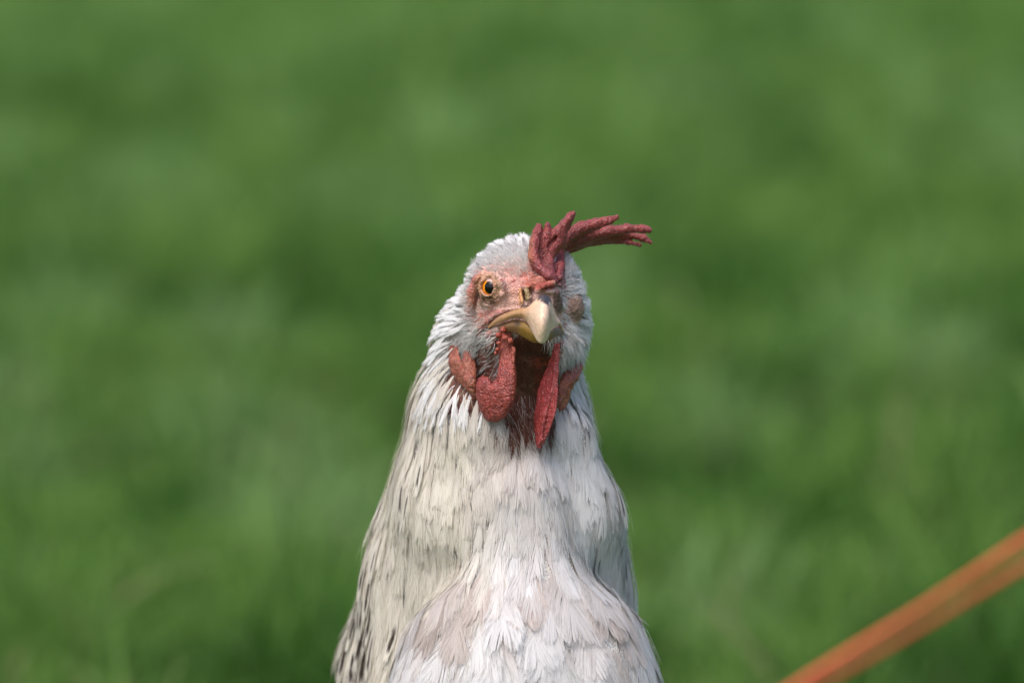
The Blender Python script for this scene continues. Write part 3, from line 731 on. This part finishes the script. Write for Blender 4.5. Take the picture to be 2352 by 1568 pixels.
def plume(name, roots, L, Wd, h0, h1, M, alpha, colfn, field=None, S=3, seed=1, dirj=0.12, splay=0.15, cup=0.18, tipk=1.25, free=None, matr=None, ribbon=1.15, label=None, shape=(0.55, 0.45)):
    field = field or B
    r = np.random.default_rng(seed); N = len(roots)
    L = L * r.uniform(0.8, 1.2, N); Wd = Wd * r.uniform(0.85, 1.15, N)
    Kp = 7; Rp = np.zeros((N, Kp + 1, 3)); Nn = np.zeros((N, Kp + 1, 3))
    p = roots.copy(); jit = r.normal(0, dirj, (N, 1)); prevd = None
    hh = r.normal(0, 0.2, N); hl = r.uniform(0.8, 1.2, N)
    for k in range(Kp + 1):
        tn, n, d = tangent(p, field)
        s_ = np.cross(n, tn); tn = unit(tn + s_ * jit)
        if prevd is not None: tn = unit(tn * 0.55 + prevd * 0.45)
        h = h0 + (h1 - h0) * (k / Kp) * hl + hh
        corr = np.clip(h - d, -3, 3) * (1.0 if k == 0 else 0.85)
        p = p + n * corr[:, None]
        Rp[:, k] = p; Nn[:, k] = n; prevd = tn
        p = p + tn * (L / Kp)[:, None]
    Tn = unit(np.gradient(Rp, axis=1)); Sn = unit(np.cross(Nn, Tn)); Nn = unit(np.cross(Tn, Sn))
    u0 = np.linspace(0.03, 0.985, M)[None] + r.uniform(-0.3, 0.3, (N, M)) / M
    u0 = np.repeat(u0[:, None, :], 2, 1).reshape(N, 2 * M); sg = np.repeat(np.array([-1., 1.]), M)[None]
    prof = (np.clip(u0, 0, 1) ** shape[0]) * (np.clip(1.02 - u0, 0, 1) ** shape[1]); prof = prof / prof.max()
    al = alpha * (1 + r.normal(0, 0.08 if M > 20 else 0.10, (N, 2 * M))) * (1 - 0.25 * u0 - 0.6 * np.clip(u0, 0, 1) ** 4)
    # clumps of barbs share an offset, leaving small splits
    cl = r.normal(0, splay, (N, 2, max(M // 4, 1))).repeat(4, axis=2)
    cl = np.pad(cl, ((0, 0), (0, 0), (0, max(0, M - cl.shape[2]))), mode='edge')[:, :, :M].reshape(N, 2 * M)
    al = np.clip(al + cl * alpha, 0.05, 1.4)
    ln = prof * Wd[:, None] / 2 / np.sin(alpha) * r.uniform(0.88 if M > 20 else 0.8, 1.06, (N, 2 * M))
    s = np.linspace(0, 1, S + 1)[None, None]
    uu = u0[..., None] + s * (ln * np.cos(al))[..., None] / L[:, None, None] - 0.0
    curve = (1 - 0.25 * s)
    vv = sg[..., None] * s * (ln * np.sin(al))[..., None] * curve
    ui = np.clip(uu, 0, 1) * Kp; i0 = np.clip(np.floor(ui).astype(int), 0, Kp - 1); f = (ui - i0)[..., None]
    over = np.clip(uu - 1, 0, 1)[..., None] * L[:, None, None, None]
    ar = np.arange(N)[:, None, None]
    def g(A): return A[ar, i0] * (1 - f) + A[ar, i0 + 1] * f
    T_, S_, N_ = g(Tn), g(Sn), g(Nn); Pc = g(Rp) + T_ * over
    hn = -cup * (vv ** 2) / np.maximum(Wd[:, None, None], 1) * 2 + r.normal(0, 0.03, (N, 2 * M, 1)) * s + cl[..., None] * s * 0.5
    Pc = Pc + S_ * vv[..., None] + N_ * hn[..., None]
    # ribbon direction: perpendicular to the barb in the vane, tilted a little
    bd = unit(np.gradient(Pc, axis=2)); perp = unit(np.cross(N_, bd)); tl = r.normal(0, 0.05, (N, 2 * M, 1, 1))
    perp = unit(perp + N_ * tl)
    wb = (L / M)[:, None, None] * np.sin(alpha) * ribbon * (1 - 0.55 * s ** 1.5)
    Va = Pc - perp * wb[..., None] / 2; Vc = Pc + perp * wb[..., None] / 2
    V = np.stack([Va, Vc], 3).reshape(N, 2 * M, (S + 1) * 2, 3)
    col = colfn(roots, uu, vv / np.maximum(Wd[:, None, None] / 2, .1), r)          # N,2M,S+1,3
    col = np.repeat(col[:, :, :, None, :], 2, 3).reshape(V.shape)
    nn = unit(N_ * 1.0 + perp * r.normal(0, 0.10, (N, 2 * M, 1, 1)) + S_ * (vv * 0.35 * cup / np.maximum(Wd[:, None, None], 1) * 2)[..., None])
    nn = np.repeat(nn[:, :, :, None, :], 2, 3).reshape(-1, 3)
    nb = N * 2 * M
    q = np.array([[2 * k, 2 * k + 2, 2 * k + 3, 2 * k + 1] for k in range(S)])
    Fc = (np.arange(nb)[:, None, None] * (2 * (S + 1)) + q[None]).reshape(-1, 4)
    o = make_mesh(name, V.reshape(-1, 3), Fc, matr or M_feather, parent=hen, col=col.reshape(-1, 3), normals=nn)
    if label: o['label'] = label
    return o

def feather_colour(kind):
    def fn(roots, uu, vn, r):
        N = len(roots); px, py = to_px(roots)
        base = np.repeat(np.array([0.86, 0.855, 0.86] if kind == 'head' else [0.85, 0.835, 0.845])[None], N, 0)
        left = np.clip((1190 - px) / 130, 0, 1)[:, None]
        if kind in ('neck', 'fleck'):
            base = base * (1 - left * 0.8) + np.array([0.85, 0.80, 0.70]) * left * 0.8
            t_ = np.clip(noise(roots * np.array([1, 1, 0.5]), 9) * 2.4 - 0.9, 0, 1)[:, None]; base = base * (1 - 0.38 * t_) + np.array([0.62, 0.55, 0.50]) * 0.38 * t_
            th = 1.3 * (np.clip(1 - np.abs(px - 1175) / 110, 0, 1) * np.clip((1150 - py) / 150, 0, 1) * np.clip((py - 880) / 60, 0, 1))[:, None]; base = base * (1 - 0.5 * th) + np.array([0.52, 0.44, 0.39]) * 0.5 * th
        if kind == 'breast':
            t_ = np.clip(noise(roots + 31, 12) * 3.2 - 1.35, 0, 1)[:, None]; base = base * 0.98 * (1 - 0.85 * t_) + np.array([0.62, 0.53, 0.49]) * 0.85 * t_
        base = base * r.uniform(0.95, 1.04, (N, 1))
        c = np.repeat(np.repeat(base[:, None, None, :], uu.shape[1], 1), uu.shape[2], 2)
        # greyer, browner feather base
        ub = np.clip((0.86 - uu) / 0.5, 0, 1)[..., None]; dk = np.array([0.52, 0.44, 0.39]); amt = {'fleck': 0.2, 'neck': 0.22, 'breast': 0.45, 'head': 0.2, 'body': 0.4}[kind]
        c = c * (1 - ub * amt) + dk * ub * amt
        c = c * r.uniform(0.9, 1.05, (N, uu.shape[1], 1, 1))
        if kind == 'fleck':
            big_ = np.clip((py - 1150) / 300, 0, 1); ww = (r.uniform(0.13, 0.32, N) * (1 + 0.9 * big_))[:, None, None]; a0 = (r.uniform(0.45, 0.65, N) - 0.2 * big_)[:, None, None]
            st = np.clip((ww - np.abs(vn)) / 0.1, 0, 1) * np.clip((uu - a0) / 0.08, 0, 1) * np.clip((1.02 - uu) / 0.06, 0, 1)
            c = c * (1 - st[..., None]) + np.array([0.05, 0.032, 0.026]) * st[..., None]
        if kind in ('body',):
            edge = np.clip((905 + (py - 1000) * -0.12 + 55 - px) / 60, 0, 1) * (py > 960)
            edge = np.maximum(edge, np.clip((py - 1350) / 250, 0, 1) * np.clip((930 - px) / 60, 0, 1))
            pr = 0.04 + 0.55 * edge + 0.05 * ((px > 1360) | (px < 1010)); pr = np.where(py < 930, 0, pr)
            has = (r.random(N) < pr)
            st = has[:, None, None] * np.clip((0.34 - np.abs(vn)) / 0.12, 0, 1) * np.clip((uu - 0.74) / 0.06, 0, 1) * np.clip((1.14 - uu) / 0.05, 0, 1)
            c = c * (1 - st[..., None]) + np.array([0.045, 0.028, 0.022]) * st[..., None]
        return c
    return fn
PXb = lambda v: to_px(v)
def on_breast(v, k): return (np.sqrt((((v - BRC) / BRR) ** 2).sum(1)) < k) & (v[:, 1] < 25) & (v[:, 2] < -80)
def dens_neck(v):
    px, py = to_px(v); front = v[:, 1] < 30
    cover = (py > 900) | (v[:, 1] > 6) | ((px < 1050) & (py > 800))
    br = on_breast(v, 1.05)
    thr = (np.hypot((px - 1204) / 64, (py - 850) / 150) < 0.9 + 0.25 * noise(v, 2.5)) & (v[:, 1] < 14)
    return ((v[:, 2] > -150) & ((v[:, 2] < -4) | ((v[:, 1] > 10) & (v[:, 2] < 22))) & cover & ~br & ~thr & (v[:, 1] < 110)).astype(float)
rn = scatter(Vb, Fb, dens_neck, lambda v: np.where(v[:, 2] > -60, 3.2, 4.6), 3)
Ln = np.clip(14 + (-rn[:, 2] - 10) * 0.2, 14, 32)
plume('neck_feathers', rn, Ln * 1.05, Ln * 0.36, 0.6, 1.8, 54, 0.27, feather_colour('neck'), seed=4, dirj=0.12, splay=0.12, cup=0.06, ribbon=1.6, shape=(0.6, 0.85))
def dens_breast(v):
    return (on_breast(v, 1.09) & (v[:, 2] > -240)).astype(float)
rb = scatter(Vb, Fb, dens_breast, lambda v: np.full(len(v), 8.0), 5)
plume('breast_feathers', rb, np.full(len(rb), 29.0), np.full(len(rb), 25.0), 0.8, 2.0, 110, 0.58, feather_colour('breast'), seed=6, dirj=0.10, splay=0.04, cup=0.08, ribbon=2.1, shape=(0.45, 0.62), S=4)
def dens_fleck(v):
    px, py = to_px(v); e = np.interp(py, [930, 1100, 1300, 1568], [905, 860, 805, 765])
    d = 0.05 + 1.0 * np.clip(1 - (px - e - 8) / np.interp(py, [1000, 1500], [45, 110]), 0, 1) * np.clip((py - 930) / 200, 0, 1) + 0.15 * ((px > 1370) | (px < 1020))
    return ((v[:, 2] < -32) & (v[:, 2] > -165) & (v[:, 1] < 70) & ~on_breast(v, 1.08)) * d
rf = scatter(Vb, Fb, dens_fleck, lambda v: np.full(len(v), 5.6), 15)
rf = rf[np.random.default_rng(16).random(len(rf)) < dens_fleck(rf)]
plume('flecked_feathers', rf, np.full(len(rf), 22.0), np.full(len(rf), 7.5), 1.6, 3.0, 36, 0.36, feather_colour('fleck'), seed=17, dirj=0.08, splay=0.12, cup=0.1, ribbon=1.5, label='white feathers with dark brown shaft flecks')
def dens_head(v):
    px, py = to_px(v)
    face = np.hypot((px - 1165) / 92, (py - 700) / 118) < 0.86 + 0.3 * noise(v, 3.0)
    face |= (np.hypot((px - 1205) / 115, (py - 800) / 150) < 1)
    face |= (px > 1205) & (px < 1300) & (py > 600)
    face |= (np.hypot((px - 1118) / 78, (py - 815) / 85) < 1) & (px > 1036)
    face &= v[:, 1] < 6
    combb = (px > 1218) & (px < 1300) & (v[:, 1] < 26) & (py < 655)
    return ((v[:, 2] > np.where(v[:, 1] > 10, 12, -22)) & ~face & ~combb).astype(float)
rh = scatter(Vb, Fb, dens_head, lambda v: np.full(len(v), 1.9), 7)
px, py = to_px(rh); Lh = np.where((py > 700) | (rh[:, 1] > 8), 13.0, 8.5)
plume('head_feathers', rh, Lh, Lh * 0.26, 0.3, 1.9, 12, 0.22, feather_colour('head'), seed=8, dirj=0.2, splay=0.5, cup=0.25, S=2, ribbon=1.5)
def dens_body(v):
    wz = toworld(v)[:, 2]
    return (((v[:, 2] < -140) | (v[:, 1] > 100)) & (wz > 0.1) & ~(on_breast(v, 1.05) & (v[:, 2] > -235))).astype(float)
ro = scatter(Vb, Fb, dens_body, lambda v: np.full(len(v), 9.0), 9)
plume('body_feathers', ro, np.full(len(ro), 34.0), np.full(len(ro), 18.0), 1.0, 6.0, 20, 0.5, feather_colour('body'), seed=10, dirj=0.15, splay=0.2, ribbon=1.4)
# tail: a fan of long feathers
tb = P(1160, 1700, 285); n = 14; a = np.linspace(-0.75, 0.75, n)
T0 = tb + np.stack([np.sin(a) * 14, 0 * a, np.cos(a) * 8], -1)
def tail():
    parts_v, parts_f, parts_c, base = [], [], [], 0
    for i in range(n):
        d = unit(np.array([math.sin(a[i]) * 0.45, 0.75, 0.62])); s_ = unit(np.cross(d, [0.3 * math.sin(a[i]), -0.6, 0.7]))
        L = 105; U = np.linspace(0, 1, 40); c = T0[i] + d * (U * L)[:, None] + np.array([0, 0, -14]) * (U ** 2)[:, None] + np.array([0, i % 2 * 1.5, 0])
        for sg in (-1, 1):
            wv = 11 * (U ** 0.3) * np.clip(1.03 - U, 0, 1) ** 0.35
            e = c + s_ * (sg * wv)[:, None] + d * (wv * 0.9)[:, None]
            nrm = np.cross(d, s_)
            for j in range(40):
                hw = d * 1.45
                parts_v += [c[j] - hw, c[j] + hw, e[j] + hw * 0.6 + nrm * .2, e[j] - hw * 0.6 + nrm * .2]; parts_f.append([base, base + 1, base + 2, base + 3]); base += 4
                parts_c += [[0.74, 0.72, 0.68]] * 4
    make_mesh('tail_feathers', np.array(parts_v), np.array(parts_f), M_feather, parent=hen, col=np.array(parts_c), smooth=False)
tail()

# ---------------------------------------------------------------- bristles and loose filaments (three-sided tapering hairs)
def hairs(name, roots, nrm, dirs, L, rad, lift, col, droop=0.3, seed=1, S=3, curl=0.15, parent=hen):
    r = np.random.default_rng(seed); N = len(roots)
    d = unit(dirs * np.cos(lift)[:, None] + nrm * np.sin(lift)[:, None]); d = unit(d + r.normal(0, 0.10, (N, 3)))
    side = unit(np.cross(d, nrm)); c2 = np.cross(side, d); cu = r.normal(0, curl, N)
    t = np.linspace(0, 1, S + 1)
    Pc = roots[:, None] - nrm[:, None] * 0.2 + d[:, None] * (L[:, None] * t)[..., None] - nrm[:, None] * (droop * L * 0.5)[:, None, None] * (t ** 2)[None, :, None] + side[:, None] * ((cu * L)[:, None] * t ** 2)[..., None]
    a = np.array([0, 2.094, 4.189])
    ring = np.cos(a)[None, :, None] * side[:, None] + np.sin(a)[None, :, None] * c2[:, None]
    rr = rad[:, None] * (1 - 0.8 * t)[None]
    V = Pc[:, :, None] + ring[:, None] * rr[:, :, None, None]
    q = np.array([[k * 3 + j, k * 3 + (j + 1) % 3, (k + 1) * 3 + (j + 1) % 3, (k + 1) * 3 + j] for k in range(S) for j in range(3)])
    Fc = (np.arange(N)[:, None, None] * (3 * (S + 1)) + q[None]).reshape(-1, 4)
    cc = np.repeat(col[:, None], 3 * (S + 1), 1).reshape(-1, 3)
    return make_mesh(name, V.reshape(-1, 3), Fc, M_bristle, parent=parent, col=cc)
def rand_on(V, Fc, Nv, n, wfn, seed):
    r = np.random.default_rng(seed); a, b, c, d = (V[Fc[:, i]] for i in range(4)); ctr = (a + b + c + d) / 4
    ar = np.linalg.norm(np.cross(c - a, d - b), axis=1) * wfn(ctr); f = r.choice(len(Fc), n, p=ar / ar.sum())
    u, v = r.random(n)[:, None], r.random(n)[:, None]
    return (a[f] * (1 - u) + b[f] * u) * (1 - v) + (d[f] * (1 - u) + c[f] * u) * v, unit(Nv[Fc[f, 0]] + Nv[Fc[f, 2]])
Nh = vnormals(Vh, Fh)
def ed(px, py, x, y, rx, ry): return np.hypot((px - x) / rx, (py - y) / ry)
def wface(v):
    px, py = to_px(v)
    w_ = np.full(len(v), 1.0)
    w_ *= np.clip(ed(px, py, 1119, 660, 27, 32) - 1.0, 0, 1) * 1.0
    w_ *= np.clip(ed(px, py, 1240, 700, 50, 62) - 0.95, 0, 0.4) / 0.4
    w_ *= np.clip(ed(px, py, 1322, 708, 22, 31) - 1.0, 0, 0.25) / 0.25
    w_ *= np.clip((v[:, 1] * -1 + 12) / 10, 0, 1)
    w_ = np.where(ed(px, py, 1215, 870, 62, 110) < 1, w_ * 0.0, w_); w_ = np.where((px > 1225) & (px < 1297) & (py < 665), 0.0, w_)
    crown = (py < 640) & (px < 1215); w_ = np.where(crown, w_ * 3, w_)
    cheek = (py > 720) & (px < 1100) & (py < 815); w_ = np.where(cheek, w_ * 1.7, w_); w_ = np.where((py > 780) & (px > 1078) & (px < 1150), w_ * 0.05, w_)
    rt = (px > 1290); w_ = np.where(rt, w_ * 3, w_)
    return w_ + 1e-9
def face_hairs():
    p, n = rand_on(Vh, Fh, Nh, 14500, wface, 21); r = np.random.default_rng(22); px, py = to_px(p)
    f = unit(p - BEAK) + np.array([0, 0.25, 0]); f[:, 2] += np.where((px < 1110) & (py > 780), -0.35, 0) + np.where((px > 1290), -0.6, 0) + np.where((px > 1290) & (py < 640), 1.2, 0)
    f = unit(f - (f * n).sum(1, keepdims=True) * n)
    near = np.clip((ed(px, py, 1165, 690, 95, 80) - 0.5) / 0.7, 0, 1)
    L = (1.7 + 3.6 * near) * r.uniform(0.7, 1.3, len(p)); rad = 0.075 + 0.065 * near
    lift = r.uniform(0.15, 0.5, len(p))
    wht = np.array([0.84, 0.82, 0.82]); tan = srgb(225, 190, 172)
    c = tan * (1 - near[:, None]) + wht * near[:, None]
    dark = (r.random(len(p)) < 0.04)[:, None]; c = np.where(dark, np.array([.08, .05, .04]), c)
    c = c * r.uniform(0.8, 1.05, (len(p), 1))
    hairs('face_bristles', p, n, f, L, rad, lift, c, seed=23)
    # long white bristles falling over the tops of the earlobes
    p, n = rand_on(Vh, Fh, Nh, 620, lambda v: ((ed(*to_px(v), 1066, 795, 36, 36) < 1) | (ed(*to_px(v), 1318, 815, 18, 30) < 1)).astype(float) * (v[:, 1] < 8) + 1e-9, 25)
    px, py = to_px(p); f = np.stack([np.where(px < 1200, -0.75, 0.3), -0.15 + 0 * px, np.full(len(px), -0.8)], -1); f = unit(f - (f * n).sum(1, keepdims=True) * n)
    hairs('cheek_bristles', p, n, f, r.uniform(4.5, 8.5, len(p)), r.uniform(0.09, 0.15, len(p)), r.uniform(0.6, 1.0, len(p)), np.array([0.84, 0.82, 0.81]) * r.uniform(0.75, 1, (len(p), 1)), droop=0.5, seed=26, S=4)
    # sparse dull hairs on the throat
    p, n = rand_on(Vh, Fh, Nh, 2600, lambda v: ((ed(*to_px(v), 1215, 870, 64, 120) < 1) & (v[:, 1] < 5)).astype(float) + 1e-9, 31)
    f = np.tile(np.array([0.0, 0.2, -1.0]), (len(p), 1)); f = unit(f - (f * n).sum(1, keepdims=True) * n)
    L = r.uniform(3, 7, len(p)); c = srgb(124, 82, 64) * r.uniform(0.5, 1.3, (len(p), 1))
    hairs('throat_bristles', p, n, f, L, np.full(len(p), 0.10), r.uniform(0.05, 0.3, len(p)), c, seed=32)
    Nb = vnormals(Vb, Fb)
    p, n = rand_on(Vb, Fb, Nb, 1500, lambda v: ((ed(*to_px(v), 1200, 960, 75, 62) < 1) & (v[:, 1] < 12)).astype(float) + 1e-9, 35)
    f = np.stack([r.normal(0, 0.25, len(p)), 0.1 + 0 * p[:, 0], -np.ones(len(p))], -1); f = unit(f - (f * n).sum(1, keepdims=True) * n)
    mixc = np.where((r.random(len(p)) < 0.22)[:, None], np.array([0.66, 0.58, 0.52]), srgb(126, 74, 60)) * r.uniform(0.6, 1.05, (len(p), 1))
    hairs('throat_down', p, n, f, r.uniform(5, 13, len(p)), r.uniform(0.08, 0.16, len(p)), r.uniform(0.05, 0.35, len(p)), mixc, seed=36, S=4)
    # stiff white quills in rows beside the gape and wattles
    p, n = rand_on(Vh, Fh, Nh, 190, lambda v: ((ed(*to_px(v), 1112, 800, 30, 60) < 1) | (ed(*to_px(v), 1306, 810, 16, 60) < 1)).astype(float) * (v[:, 1] < 0) + 1e-9, 41)
    px, py = to_px(p); f = np.stack([np.where(px < 1200, -0.8, 0.5), 0 * px - 0.1, np.full(len(px), -0.55)], -1); f = unit(f - (f * n).sum(1, keepdims=True) * n)
    hairs('cheek_quills', p, n, f, r.uniform(2.5, 4.5, len(p)), np.full(len(p), 0.16), r.uniform(0.3, 0.8, len(p)), np.array([0.85, 0.82, 0.80]) * r.uniform(0.7, 1, (len(p), 1)), seed=42)
face_hairs()
def loose():
    Nb = vnormals(Vb, Fb); r = np.random.default_rng(51)
    p, n = rand_on(Vb, Fb, Nb, 2600, lambda v: ((v[:, 2] < -8) & (v[:, 2] > -175) & (v[:, 1] < 80) & ~((ed(*to_px(v), 1190, 850, 90, 150) < 1) & (v[:, 1] < 10))).astype(float) + 1e-9, 52)
    p = p + n * r.uniform(1.8, 3.4, (len(p), 1))
    tn, _, _ = tangent(p, B); s_ = np.cross(n, tn); tn = unit(tn + s_ * r.normal(0, 0.28, (len(p), 1)))
    L = r.uniform(6, 14, len(p)); px, py = to_px(p)
    c = np.where((px < 1130)[:, None], np.array([0.80, 0.76, 0.60]), np.array([0.82, 0.82, 0.82])) * r.uniform(0.8, 1.05, (len(p), 1))
    hairs('loose_filaments', p, n, tn, L, r.uniform(0.04, 0.075, len(p)), np.abs(r.normal(0, 0.05, len(p))), c, droop=0.25, seed=53, S=5, curl=0.12)
loose()
